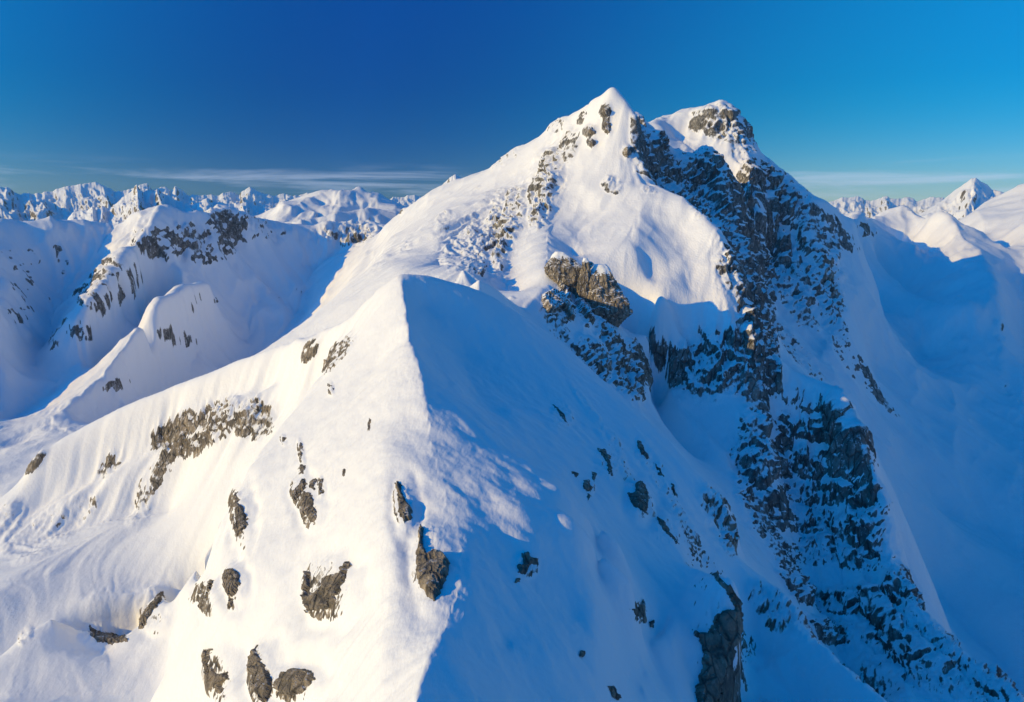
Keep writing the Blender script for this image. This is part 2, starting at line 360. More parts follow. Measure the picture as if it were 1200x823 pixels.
# ------------------------------------------------------------------ solve the relief on a polar grid
AZ0, AZ1 = math.radians(-47), math.radians(47)
S0, S1 = math.log(24.0), math.log(3300.0)
NA, NS = 601, 780
def solve():
    A = np.linspace(AZ0, AZ1, NA)
    hx = (AZ1 - AZ0) / (NA - 1); hs_ = (S1 - S0) / (NS - 1)
    W = np.zeros((NS, NA)); D = np.zeros((NS, NA)); crease = np.zeros((NS, NA))
    for kind, pts in LINES:
        P = []
        for p in pts:
            if kind == 'w':
                r = math.hypot(p[0], p[1]); P.append((math.atan2(p[0], p[1]), p[2] / r, math.log(r)))
            else:
                a, t = ray(p[0], p[1]); P.append((a, t, math.log(p[2])))
        if len(P) == 1: P = P * 2
        for k in range(len(P) - 1):
            a0, t0, s0 = P[k]; a1, t1, s1 = P[k + 1]
            # interpolate in true space (straight 3D segments)
            r0, r1 = math.exp(s0), math.exp(s1)
            p0 = np.array([r0 * math.sin(a0), r0 * math.cos(a0), r0 * t0]); p1 = np.array([r1 * math.sin(a1), r1 * math.cos(a1), r1 * t1])
            n = int(max(abs(a1 - a0) / hx, abs(s1 - s0) / hs_) * 2) + 2
            for q in np.linspace(0, 1, n):
                p = p0 + (p1 - p0) * q
                r = math.hypot(p[0], p[1]); a = math.atan2(p[0], p[1]); t = p[2] / r; s = math.log(r)
                i = int(round((s - S0) / hs_)); j = int(round((a - AZ0) / hx))
                if 0 <= i < NS and 0 <= j < NA:
                    D[i, j] += t; W[i, j] += 1
                    if kind == 'c': crease[i, j] = 1
    D = np.where(W > 0, D / np.maximum(W, 1), 0)
    W = (W > 0).astype(float)
    levels = []
    d, wt, cr = D * W, W, crease
    while True:
        levels.append((d, wt, cr))
        if d.shape[0] < 40: break
        ns, na = (d.shape[0] + 1) // 2, (d.shape[1] + 1) // 2
        def pool(x):
            y = np.zeros((ns * 2, na * 2)); y[:x.shape[0], :x.shape[1]] = x
            return y.reshape(ns, 2, na, 2).sum((1, 3))
        d, wt, cr = pool(d), pool(wt), (pool(cr) > 0).astype(float)
    U = None
    ratio = (hx / hs_)
    for lv in range(len(levels) - 1, -1, -1):
        d, wt, cr = levels[lv]
        w1 = np.minimum(wt, 1.0) * (40.0 if lv else 60.0)
        dd = np.where(wt > 0, d / np.maximum(wt, 1e-9), 0)
        ns, na = d.shape
        if U is None:
            U = np.full((ns, na), dd[wt > 0].mean())
        else:
            U = np.repeat(np.repeat(U, 2, 0), 2, 1)[:ns, :na]
            K = np.array([1, 2, 1]) / 4.0
            for _ in range(2):
                Up = np.pad(U, 1, mode='edge')
                U = (Up[:-2, 1:-1] + 2 * Up[1:-1, 1:-1] + Up[2:, 1:-1]) / 4
                Up = np.pad(U, 1, mode='edge')
                U = (Up[1:-1, :-2] + 2 * Up[1:-1, 1:-1] + Up[1:-1, 2:]) / 4
        mm = 1 - 0.97 * cr
        mem = 0.02
        ms, ma, msa = mm[1:-1, :], mm[:, 1:-1], mm[:-1, :-1]
        rr = ratio ** 2
        def A_(u):
            out = w1 * u
            q = (u[2:, :] - 2 * u[1:-1, :] + u[:-2, :]) * rr
            q = q * ms * rr
            out[2:, :] += q; out[1:-1, :] -= 2 * q; out[:-2, :] += q
            q = (u[:, 2:] - 2 * u[:, 1:-1] + u[:, :-2]) * ma
            out[:, 2:] += q; out[:, 1:-1] -= 2 * q; out[:, :-2] += q
            q = (u[1:, 1:] - u[1:, :-1] - u[:-1, 1:] + u[:-1, :-1]) * msa * rr * 2
            out[1:, 1:] += q; out[1:, :-1] -= q; out[:-1, 1:] -= q; out[:-1, :-1] += q
            q = (u[1:, :] - u[:-1, :]) * mem * rr
            out[1:, :] += q; out[:-1, :] -= q
            q = (u[:, 1:] - u[:, :-1]) * mem
            out[:, 1:] += q; out[:, :-1] -= q
            return out
        diag = w1 + 8 + 8 * rr
        b = w1 * dd
        r_ = b - A_(U); z_ = r_ / diag; p_ = z_.copy(); rz = (r_ * z_).sum()
        for it in range(500 if lv else 250):
            Ap = A_(p_); al = rz / max((p_ * Ap).sum(), 1e-30)
            U = U + al * p_; r_ -= al * Ap
            z_ = r_ / diag; rz2 = (r_ * z_).sum()
            if rz2 < 1e-12: break
            p_ = z_ + (rz2 / rz) * p_; rz = rz2
    for _ in range(1):
        Up = np.pad(U, 1, mode='edge')
        U = (Up[:-2, 1:-1] + 2 * Up[1:-1, 1:-1] + Up[2:, 1:-1]) / 4
        Up = np.pad(U, 1, mode='edge')
        U = (Up[1:-1, :-2] + 2 * Up[1:-1, 1:-1] + Up[1:-1, 2:]) / 4
    return U
BASE = solve()
print('solve', round(time.time() - T0, 1))
def cubic(G, fi, fj):
    """smooth lookup in the solved grid"""
    i = np.clip(np.floor(fi).astype(int), 1, G.shape[0] - 3); j = np.clip(np.floor(fj).astype(int), 1, G.shape[1] - 3)
    u = np.clip(fi - i, 0, 1); v = np.clip(fj - j, 0, 1)
    def wts(x):      # between linear and Catmull-Rom
        return [0.5 * (-x + 2 * x * x - x ** 3), 0.5 * (2 - 5 * x * x + 3 * x ** 3), 0.5 * (x + 4 * x * x - 3 * x ** 3), 0.5 * (-x * x + x ** 3)]
    wu, wv = wts(u), wts(v)
    out = 0
    for a in range(4):
        row = 0
        for b in range(4):
            row = row + wv[b] * G[i + a - 1, j + b - 1]
        out = out + wu[a] * row
    return out

# ------------------------------------------------------------------ fine relief: streaks down the fall line
GA, GS = 940, 1230
def bil(G, fi, fj):
    fi = np.clip(fi, 0, G.shape[0] - 1.001); fj = np.clip(fj, 0, G.shape[1] - 1.001)
    i = fi.astype(np.int32); j = fj.astype(np.int32); u = (fi - i).astype(np.float32); v = (fj - j).astype(np.float32)
    k = i * G.shape[1] + j; g = G.ravel()
    return (g[k] * (1 - v) + g[k + 1] * v) * (1 - u) + (g[k + G.shape[1]] * (1 - v) + g[k + G.shape[1] + 1] * v) * u
gaz = np.linspace(AZ0, AZ1, GA); gss = np.linspace(S0, S1, GS)
hga, hgs = gaz[1] - gaz[0], gss[1] - gss[0]
FI, FJ = np.meshgrid(np.linspace(0, NS - 1, GS), np.linspace(0, NA - 1, GA), indexing='ij')
GT = cubic(BASE, FI, FJ)
GZ = GT * np.exp(gss)[:, None]
def streaks(wl, steps, h, seed, oct=2):
    SSg, AAg = np.meshgrid(gss, gaz, indexing='ij')
    N = fbm(SSg / wl, AAg / wl, oct, seed).astype(np.float32)
    zs = np.gradient(GZ, axis=0) / hgs; za = np.gradient(GZ, axis=1) / hga
    m = np.sqrt(zs * zs + za * za) + 1e-6
    di = (zs / m * h / hgs).astype(np.float32); dj = (za / m * h / hga).astype(np.float32)
    I0, J0 = np.meshgrid(np.arange(GS, dtype=np.float32), np.arange(GA, dtype=np.float32), indexing='ij')
    acc = N.copy(); wsum = 1.0
    for sg in (1, -1):
        I, J = I0.copy(), J0.copy()
        for k in range(steps):
            I = I + sg * bil(di, I, J); J = J + sg * bil(dj, I, J)
            wk = 1 - (k + 1) / (steps + 1.0)
            acc += bil(N, I, J) * wk; wsum += wk
    return acc / math.sqrt(wsum)
ST1 = streaks(0.006, 9, 0.0035, 5)        # fine
ST3 = streaks(0.011, 6, 0.0045, 15, 3)
ST2 = streaks(0.022, 9, 0.009, 9)         # broad gullies
print('streaks', round(time.time() - T0, 1))

# ------------------------------------------------------------------ the full grid
faz = np.linspace(math.radians(-44), math.radians(44), 1120)
def rows():
    out = [S0]
    while out[-1] < S1:
        s = out[-1]
        ds = 0.0052 if s < 5.5 else (0.0028 if s < 7.15 else 0.0055)
        out.append(s + ds)
    return np.array(out[:-1] + [S1])
fss = rows()
FI, FJ = np.meshgrid((fss - S0) / (S1 - S0) * (NS - 1), (faz - AZ0) / (AZ1 - AZ0) * (NA - 1), indexing='ij')
T = cubic(BASE, FI, FJ)
gi, gj = FI * (GS - 1) / (NS - 1), FJ * (GA - 1) / (NA - 1)
s1, s2, s3 = bil(ST1, gi, gj), bil(ST2, gi, gj), np.clip(bil(ST3, gi, gj), -1.6, 1.6)
R = np.exp(fss)[:, None] + 0 * faz[None]
AZ = faz[None] + 0 * R
X, Y, Z = R * np.sin(AZ), R * np.cos(AZ), R * T
PX, PY = pix(AZ, T)
SG = np.log(R)
def paint(items, soft=0.35):
    """density from blobs: (x, y, half length, half width, angle of the long axis (deg, image, clockwise), strength, r from, r to)"""
    out = np.zeros_like(R)
    for (cx, cy, a, b, ang, st, r0, r1) in items:
        ca, sa = math.cos(math.radians(ang)), math.sin(math.radians(ang))
        q = max(a, b) * 1.5
        msk = (R > r0) & (R < r1) & (np.abs(PX - cx) < q) & (np.abs(PY - cy) < q)
        dx, dy = PX[msk] - cx, PY[msk] - cy
        d = np.sqrt(((dx * ca + dy * sa) / a) ** 2 + ((-dx * sa + dy * ca) / b) ** 2)
        out[msk] = np.maximum(out[msk], st * (1 - sstep(1 - soft, 1 + soft, d)))
    return out
def normals(X, Y, Z):
    P = np.stack([X, Y, Z], -1)
    du = np.gradient(P, axis=0); dv = np.gradient(P, axis=1)
    n = np.cross(dv, du); n /= np.linalg.norm(n, axis=-1, keepdims=True) + 1e-12
    n *= np.sign(n[..., 2:3] + 1e-9)
    return n
# rock seen through the snow: (x, y, half length, half width, angle, strength, r from, r to)
ROCKS = [
 # far spur face, cliff bands
 (225,505,48,26,-25,.85,330,430),(300,490,26,24,-20,.9,300,400),(270,482,20,18,0,.7,330,420),
 (180,560,45,14,-50,.5,330,430),(130,545,22,10,-50,.5,330,430),(60,620,45,22,-40,.5,330,440),(25,640,25,18,0,.5,330,440),(165,600,22,12,-60,.5,330,430),
 (95,600,35,12,-45,.45,330,440),(10,610,25,15,-60,.6,330,450),
 (40,530,25,14,-60,.8,330,450),(398,415,26,9,-55,.85,240,330),(365,410,16,9,-60,.7,240,370),
 # bowl humps
 (178,712,16,5,-60,.7,250,300),(240,690,22,12,-40,.6,240,330),(120,745,30,5,10,.7,250,330),(30,745,12,6,-60,.6,250,320),
 # right slope of near ridge
 (700,455,40,14,60,.75,300,420),(735,440,30,16,60,.95,330,430),(660,400,40,12,55,.6,300,420),(690,420,30,15,50,.75,300,420),(715,400,36,12,55,.75,330,430),(748,425,30,9,75,.95,350,430),
 (735,555,60,5,55,.55,130,230),(770,560,40,6,55,.6,130,240),(690,480,40,5,55,.5,150,260),(800,610,40,8,60,.6,130,230),(835,590,25,12,60,.85,150,235),(852,625,28,9,75,1.0,150,230),
 (720,520,22,6,60,.6,130,230),(820,650,30,8,55,.6,120,200),(905,715,28,16,50,.95,160,215),(940,735,25,9,55,.85,150,215),(970,765,30,8,50,.7,150,200),(890,700,20,10,60,.8,150,215),
 (950,790,50,6,45,.4,130,190),(880,760,20,10,60,.4,140,190),(1010,800,40,8,35,.6,140,190),
 # main face rib
 (668,172,22,11,-75,.85,560,780),(642,215,45,14,-70,.85,560,760),(635,255,18,10,-60,.9,500,700),(605,235,20,10,-75,.8,560,720),(600,265,30,12,-65,.85,500,700),(575,275,28,9,-75,.75,500,700),
 (545,280,30,12,-75,.8,470,700),(530,290,20,10,-80,.85,430,700),(558,310,25,12,-70,.5,430,600),(520,262,16,8,-75,.6,500,800),(590,300,25,8,-70,.6,400,600),(540,300,30,12,-75,.5,430,600),
 (683,138,10,5,-60,.8,650,800),(693,155,8,7,0,.9,640,760),(711,132,7,8,0,.75,650,740),(712,149,5,8,0,.9,640,720),(735,178,7,6,0,.95,560,700),(745,180,5,6,0,.9,560,700),(717,218,9,12,-60,.8,520,660),
 (600,180,22,8,-50,.5,760,950),(655,145,15,8,-50,.6,750,860),(562,225,6,6,0,.7,800,950),(468,246,8,5,0,.5,900,1100),
 (583,190,10,4,-50,.5,760,950),(475,290,14,6,-60,.35,600,900),(445,310,20,6,-50,.3,500,900),(600,355,5,6,0,.5,350,450),
 # dome edge and cliff below
 (862,310,30,10,75,.8,440,620),(850,320,22,8,60,.6,440,600),(875,345,30,14,75,1.0,430,620),(885,385,40,16,70,1.1,430,600),(898,430,40,12,75,1.1,430,560),(870,420,40,24,60,1.0,400,520),(835,430,45,28,20,.85,400,520),
 (790,420,30,18,30,.7,400,520),(770,395,16,10,60,.7,400,520),(815,450,30,16,30,.9,380,500),(880,460,25,14,60,1.0,400,520),
 (840,400,30,15,40,.6,420,520),(800,445,26,14,20,.6,400,500),
 # behind the crest
 (747,165,40,8,85,1.1,660,900),(765,190,40,14,60,.8,690,960),(785,200,50,12,60,1.0,700,960),(755,205,30,10,80,.9,640,860),(800,240,40,12,60,.9,640,900),(765,235,18,8,60,.8,600,860),
 (828,205,40,18,80,.95,700,960),(815,215,35,14,70,.8,640,960),(845,235,40,14,75,.95,640,960),(838,270,45,18,65,.9,560,900),(868,290,40,14,70,1.0,560,900),(858,270,30,20,60,.8,560,900),
 # second mountain
 (845,150,34,16,20,.85,1000,1300),(825,145,20,12,-30,.75,1000,1320),(860,160,30,12,50,.9,1000,1280),(850,132,14,8,60,.95,1100,1300),(880,205,25,12,60,.8,900,1150),(808,178,12,5,40,.35,1000,1300),(860,182,6,5,0,.5,1000,1300),
 (775,140,12,5,-40,.4,1100,1320),(905,225,40,12,60,.85,900,1250),(930,245,45,12,55,.8,900,1260),(890,235,40,18,60,.85,850,1200),(910,275,45,20,65,.7,800,1200),(950,265,45,20,50,.7,850,1300),
 (900,310,45,25,60,.65,700,1100),(940,310,50,22,55,.6,750,1200),(975,270,35,12,40,.7,900,1350),(890,340,40,16,70,.7,600,900),(930,350,45,18,60,.55,650,1000),(960,330,50,12,60,.6,800,1100),
 (970,370,50,10,62,.6,750,1050),(900,380,30,14,70,.7,560,800),(920,400,35,12,60,.55,560,850),(950,430,40,8,55,.5,600,850),(1015,440,40,7,50,.5,650,900),(1035,470,30,6,45,.45,600,900),(985,410,40,7,60,.5,700,950),
 # pillar
 (945,470,45,14,10,.45,420,480),(960,505,50,14,8,.8,400,480),(915,510,12,30,0,.8,360,480),(985,500,12,32,-15,1.0,400,480),(950,545,60,18,0,.65,380,460),(1005,545,16,40,-15,.95,380,470),
 (960,580,70,14,5,.7,370,450),(1015,600,20,42,-10,1.0,370,440),(950,610,50,16,5,.65,350,430),(980,650,60,16,5,.6,340,430),(1000,640,40,20,20,.85,350,430),(930,690,45,14,20,.95,320,400),(1000,705,50,16,0,.8,330,400),
 (970,740,35,14,10,1.0,310,370),(1040,720,30,40,0,.8,330,400),(1060,690,28,30,20,.9,340,410),(1050,760,50,20,30,.75,310,380),(1100,760,35,16,35,.85,310,380),(1100,800,60,20,20,.7,280,370),(1160,800,40,12,30,.8,300,370),
 (880,500,16,30,10,.85,360,450),(885,545,20,28,0,.9,350,430),(870,580,25,9,70,.6,330,420),(900,600,22,30,20,.8,330,400),(870,530,14,12,0,.7,350,430),(915,650,40,10,60,.8,310,400),
 (1040,800,40,20,30,.5,270,350),(990,790,30,9,30,.5,270,340),
 # right valley spur
 (1167,395,25,4,85,.6,1200,1700),(1160,425,20,4,60,.5,1200,1500),(1180,460,20,4,50,.6,1000,1400),(1015,270,14,6,20,.5,1300,2000),
 # left massif
 (130,330,30,26,-20,0.52,900,1130),(112,350,16,16,0,0.56,900,1100),(100,385,14,16,0,0.45,850,1050),(180,280,25,14,-10,0.45,1060,1170),(205,283,30,16,-30,0.63,1060,1180),(262,262,24,14,20,0.63,1140,1260),(250,285,34,22,-10,0.59,1100,1250),(292,262,26,10,0,0.48,1180,1300),
 (300,275,14,10,0,0.34,1180,1300),(235,240,20,5,10,0.37,1140,1220),(380,280,35,10,0,0.37,1200,1380),(405,275,20,14,0,0.66,1200,1400),(425,275,20,10,0,0.56,1200,1400),(330,275,20,8,0,0.29,1200,1330),
 (205,395,26,9,20,0.48,800,1010),(225,355,16,10,-30,0.37,900,1040),(245,350,16,6,0,0.29,900,1100),(135,450,18,8,-20,0.45,680,850),(75,320,40,8,-60,0.29,1000,1200),(20,330,16,30,10,0.29,1000,1200),(20,365,14,14,0,0.45,950,1150),
 (50,300,90,10,0,0.22,1100,1260),(340,350,30,8,0,0.22,1000,1250),(80,390,40,12,-30,0.34,850,1050),(150,300,14,10,0,0.29,1050,1180),(15,345,10,20,0,0.37,950,1150),
 (425,262,30,6,-60,0.52,1600,2100),(345,265,20,9,0,0.52,1600,1900),(400,245,26,8,-60,0.26,1700,2100),(370,255,20,9,0,0.29,1600,2000)]
# wind and avalanche flutes
FLUTES = [
 (560,290,80,60,-40,.8,400,760),(250,500,130,45,-25,.7,320,430),(100,600,120,50,-35,.7,330,440),(360,430,50,40,-45,.9,240,380),
 (1080,290,70,50,0,.6,1500,2400),(380,245,80,20,0,.9,1600,2200),(100,330,130,80,0,.75,800,1300),(300,330,140,80,0,.60,900,1400),(100,450,120,60,-30,.5,600,950),
 (900,330,140,70,60,.6,600,1200),(820,420,80,40,20,.5,380,520),(970,600,90,170,-10,.8,300,480),(1100,780,100,50,30,.8,250,400),(1050,480,180,90,50,.6,600,1400),(1100,330,90,60,50,.5,1200,1900),
 (860,350,30,50,20,.9,440,600),(700,420,70,50,55,.7,300,430),(820,200,60,80,60,.7,620,960),(900,740,90,60,50,.35,120,220)]
SAST = 0.55 + 0.45 * sstep(480, 560, PX)

# walls and buttresses with deep relief
BIG = [(870,330,60,30,70,.8,430,620),(885,400,60,30,75,1.0,400,560),(830,425,60,36,10,.8,390,520),(960,520,60,70,0,.9,380,480),(985,620,70,90,-5,1.0,330,450),(1000,720,90,70,10,1.0,310,400),(1080,760,70,50,35,.9,300,390),(1150,800,60,30,35,.9,290,380),
 (885,540,30,60,0,.8,330,450),(790,190,50,26,60,.9,700,960),(835,230,70,34,75,1.0,620,960),(880,290,60,34,65,1.0,560,950),(900,240,60,34,55,.9,850,1250),(930,300,80,40,55,.8,650,1250),(845,150,34,18,25,.6,1000,1300),
 (640,215,60,22,-68,.75,560,780),(575,285,60,26,-72,.8,430,760),(250,500,60,26,-20,.5,330,430),(200,290,70,40,0,.45,1000,1260),(280,270,60,26,0,.6,1150,1300),(410,275,40,16,0,.7,1200,1400),(120,340,50,40,-20,.5,900,1120),
 (720,430,60,30,60,.8,320,430),(905,715,40,24,50,.6,150,215),(850,610,30,24,70,.6,150,230)]

HAZE = 0.000022
GL = 'rock outcrops on the sunlit flank'
GSH = 'rock outcrops on the shaded flank'
OUT = [
 ('V-shaped grey outcrop in sun, hugging the bright crest near its rightmost bulge', GL, [(492,612),(497,624),(495,640),(501,650),(510,647),(520,651),(528,660),(524,676),(516,694),(509,705),(502,699),(492,690),(488,672),(488,650),(490,632)], 1.6),
 ('dark wedge-shaped outcrop in sun, just above the V-shaped one', GL, [(464,563),(470,566),(472,580),(482,595),(484,608),(474,614),(467,600),(464,580)], 1.2),
 ('tiny upright rock chip topping the rock cluster amid the sunlit flank', GL, [(351,517),(355,519),(355,535),(352,543),(350,532)], 0.8),
 ('small round rock below the topmost chip of the middle cluster', GL, [(352,544),(359,547),(356,557),(350,556)], 0.8),
 ('slanting rock along the left edge of the middle cluster', GL, [(356,559),(360,563),(356,575),(350,583),(347,591),(343,588),(344,575),(350,568)], 1.2),
 ('largest block of the middle cluster, brown and hanging at its foot', GL, [(357,574),(368,580),(370,592),(373,605),(368,615),(360,606),(353,601),(353,586)], 1.5),
 ('little rock in the centre of the middle cluster', GL, [(364,563),(371,561),(369,574),(362,575)], 0.9),
 ('tall narrow rock on the right edge of the middle cluster', GL, [(374,560),(381,560),(379,578),(374,581)], 1.0),
 ('long upright rock band on the skyline rib left of the middle cluster', GL, [(274,571),(279,577),(282,590),(290,603),(292,615),(285,628),(277,634),(275,620),(277,605),(274,590)], 1.8),
 ('rounded dark boulder standing in a wind scoop on the left rib', GL, [(266,668),(274,665),(281,672),(282,684),(277,695),(270,700),(263,690),(263,678)], 2.0),
 ('small dark rock directly under the rounded boulder of the left rib', GL, [(268,701),(274,702),(272,711),(266,713)], 0.9),
 ('hook-shaped dark outcrop holding a patch of snow, lower centre left', GL, [(357,672),(364,668),(366,685),(361,697),(372,694),(384,677),(398,671),(405,656),(410,660),(405,680),(398,700),(388,713),(372,718),(358,716),(356,695)], 2.0),
 ('long slanting outcrop at the lower edge of the sunlit flank', GL, [(300,755),(304,768),(313,785),(320,798),(318,812),(312,823),(303,821),(296,800),(290,780),(292,768)], 1.6),
 ('broad brown outcrop beside the slanting one at the lower edge', GL, [(326,800),(333,788),(345,784),(365,785),(368,795),(357,811),(342,818),(328,812),(320,806)], 1.8),
 ('rough dark rocks at the foot of the left rib where it meets the bowl', GL, [(237,762),(246,760),(247,778),(257,788),(268,785),(268,795),(260,802),(265,814),(255,812),(243,797),(239,780)], 1.6),
 ('thin dark rock streak on the snow left of the rounded boulder', GL, [(246,676),(251,682),(246,700),(238,715),(232,712),(241,695)], 1.5),
 ('pair of rock chips high on the sunlit flank below the summit', GL, [(432,490),(435,492),(434,505),(431,506)], 0.6),
 ('rock chip on the open snow right of the middle cluster', GL, [(402,548),(407,552),(403,560),(400,556)], 0.6),
 ('rock chip left above the middle cluster', GL, [(330,511),(335,513),(331,520)], 0.8),
 ('single rock chip near the upper left rim of the sunlit flank', GL, [(387,449),(391,452),(389,461),(386,457)], 0.8),
 ('craggy nose of rock on the tip of the snow hump in the bowl', 'rock outcrops in the snow bowl', [(184,697),(190,692),(193,700),(184,712),(176,722),(168,736),(163,735),(167,720),(177,706)], 2.4),
 ('low rock band on the lee side of the hollow drift in the bowl', 'rock outcrops in the snow bowl', [(104,732),(112,738),(128,742),(146,744),(152,752),(134,755),(112,752),(104,742)], 1.6),
 ('thin crescent of rock high on the blue shaded slope', GSH, [(646,472),(654,477),(662,486),(669,500),(662,495),(653,483)], 0.8),
 ('long knobbly rock on the shaded slope right of the sunlit patch', GSH, [(698,525),(710,526),(715,534),(717,546),(720,562),(713,555),(709,540),(700,529)], 1.0),
 ('small flat rock right above the sunlit patch of the shaded slope', GSH, [(667,554),(673,551),(679,555),(677,560),(671,558)], 0.5),
 ('dark rock at the centre of the little trio right of the sunlit patch', GSH, [(684,563),(690,562),(696,573),(689,577),(682,571)], 0.8),
 ('upper right rock of the little trio beside the sunlit patch', GSH, [(693,552),(700,555),(698,565),(694,562)], 0.7),
 ('lowest and smallest rock of the trio beside the sunlit patch', GSH, [(689,578),(693,582),(690,587),(687,583)], 0.5),
 ('squat snow-dusted boulder jutting from the shaded slope', GSH, [(735,578),(744,577),(744,566),(752,566),(758,574),(759,588),(757,603),(749,598),(740,592)], 2.2),
 ('slanting dark rock strip above the squat boulder', GSH, [(745,514),(752,518),(761,536),(757,538),(748,526)], 1.0),
 ('thin rock strip below the slanting strip near the edge of the slope', GSH, [(767,543),(773,548),(779,559),(773,556)], 0.8),
 ('narrow rock on the rim of the shaded slope above the gully', GSH, [(784,566),(789,569),(794,582),(789,580)], 0.8),
 ('ragged line of rock slanting down right of the squat boulder', GSH, [(771,606),(777,609),(783,619),(796,637),(792,638),(781,626),(773,614)], 0.9),
 ('cluster-like black rock alone in the blue shade below the sunlit patch', GSH, [(612,648),(618,646),(622,653),(631,655),(629,662),(622,661),(616,672),(608,672),(606,663),(613,660)], 0.8),
 ('tiny black stone just under the lone black rock in the shade', GSH, [(604,677),(609,678),(608,683),(604,682)], 0.35),
 ('rock with a vertical face in a wind scoop on the lower shaded slope', GSH, [(735,714),(744,711),(755,702),(757,712),(754,725),(748,727),(743,720)], 0.9),
 ('small rock to the lower right of the one in the wind scoop', GSH, [(761,729),(767,727),(766,735),(762,735)], 0.5),
 ('big dark rock buttress at the lower right end of the shaded slope', GSH, [(823,660),(843,674),(857,688),(866,705),(869,725),(864,748),(856,770),(846,796),(841,823),(838,840),(820,840),(816,806),(823,784),(824,758),(812,739),(829,742),(838,722),(846,716),(857,713),(853,696),(838,678)], 2.6),
 ('small rock at the bottom of the shaded slope left of the buttress', GSH, [(713,803),(720,804),(728,818),(724,820),(717,812)], 0.6),
 ('speck of rock low in the middle of the shaded slope', GSH, [(681,762),(686,764),(684,770),(680,768)], 0.4),
 ('topmost of two boulders under the main summit', 'boulders below the main summit', [(707,128),(713,126),(716,133),(711,138),(706,135)], 4.0),
 ('lower of two boulders under the main summit', 'boulders below the main summit', [(709,144),(716,145),(715,157),(709,156)], 4.0),
 ('pale boulder on the left shoulder of the main summit', 'boulders below the main summit', [(690,150),(697,149),(697,158),(691,160)], 4.0),
 ('boulder hanging below the pale one on the left shoulder', 'boulders below the main summit', [(692,162),(699,164),(697,172),(691,171)], 4.0),
 ('round boulder at the edge where the snow dome meets the dark gully', 'boulders below the main summit', [(731,175),(737,173),(740,180),(736,186),(730,183)], 4.0),
 ('black crag in shade below the snowy crest left of the towers', 'shaded crags in front of the towers', [(634,346),(645,341),(655,345),(661,357),(668,366),(672,379),(664,375),(656,362),(648,369),(640,367),(635,357)], 4.0),
 ('small shaded crag just above the black one', 'shaded crags in front of the towers', [(654,331),(660,337),(667,340),(668,353),(661,349),(655,341)], 4.0),
 ('shaded crag in front of the broad rock block', 'shaded crags in front of the towers', [(672,352),(684,349),(690,361),(693,382),(685,374),(677,366)], 4.0),
]
for _o in OUT:
    _q = np.array(_o[2], float); _c = _q.mean(0)
    if _o[3] > 0.75: ROCKS.append((_c[0], _c[1] + 1, max(np.ptp(_q[:, 0]), np.ptp(_q[:, 1])) * 0.54 + 1, min(np.ptp(_q[:, 0]), np.ptp(_q[:, 1])) * 0.52 + 1, 80 if np.ptp(_q[:, 1]) > np.ptp(_q[:, 0]) else 0, 0.56, 30, 1e5))
OUT_SHAPES = [(o[2], o[3] * 0.5) for o in OUT if o[3] > 1.1 and not (o[1] and ('towers' in o[1] or 'main summit' in o[1]))]

RK = paint(ROCKS)
FL = paint(FLUTES, 0.5)
N0 = normals(X, Y, Z)
slope = 1 - N0[..., 2]
# craggy relief where rock stands out: gullies down the fall line, ledges across it
n1 = fbm(SG / 0.012, AZ / 0.012, 3, 31)
n3 = fbm(SG / 0.004, AZ / 0.004, 3, 77)
n4 = fbm(T / 0.004 + 40, AZ / 0.010, 3, 63)
RKs = np.clip(RK, 0, 1)
def tri(v):
    v = v - np.floor(v)
    return np.where(v < 0.72, v / 0.72, (1 - v) / 0.28)
dip = T - 0.25 * AZ
led = tri(dip / 0.019 + 0.9 * n1) * 0.6 + tri(dip / 0.0071 + 0.8 * n1 + 0.4) * 0.4
wx_ = 0.010 * n1
crag = fbm(SG / 0.030 + 1.3, (AZ + wx_) / 0.011, 5, 91, ridged=True, gain=0.5)
crag2 = fbm(SG / 0.10 + 5.3, (AZ + 2 * wx_) / 0.030, 3, 191, ridged=True, gain=0.5)
BG = paint(BIG, 0.5)
h_rock = R * RKs * (0.0036 * crag + 0.0016 * np.clip(s1, -2, 2) + 0.0042 * (0.5 - np.abs(s3)) + 0.0022 * np.clip(s2, -2, 2) + 0.0026 * (led - 0.5) + 0.001)
h_rock += R * BG * (0.4 + 0.6 * RKs) * (0.015 * crag2 + 0.006 * crag + 0.0045 * np.clip(s2, -2, 2) + 0.0022 * (led - 0.5) * RKs)
und = fbm(SG / 0.05, AZ / 0.05, 3, 3)
und2 = fbm(SG / 0.12, AZ / 0.07, 3, 8, ridged=True)
h_snow = R * (0.0016 * und + (0.0030 + 0.0050 * sstep(6.75, 6.95, SG)) * und2 * sstep(5.9, 6.4, SG) + (0.0012 + 0.0040 * FL) * s2 + (0.00035 + 0.0018 * FL) * s1)
near = 1 - sstep(5.2, 5.8, SG)
sast = fbm((X * 0.5 + Y * 0.3) / 1.6, (Y * 0.5 - X * 0.3) / 4.5, 3, 44)
h_snow += near * SAST * (0.26 * sast + 0.75 * fbm((X * 0.9 + Y * 0.4) / 9.0, (Y * 0.9 - X * 0.4) / 26.0, 3, 46))
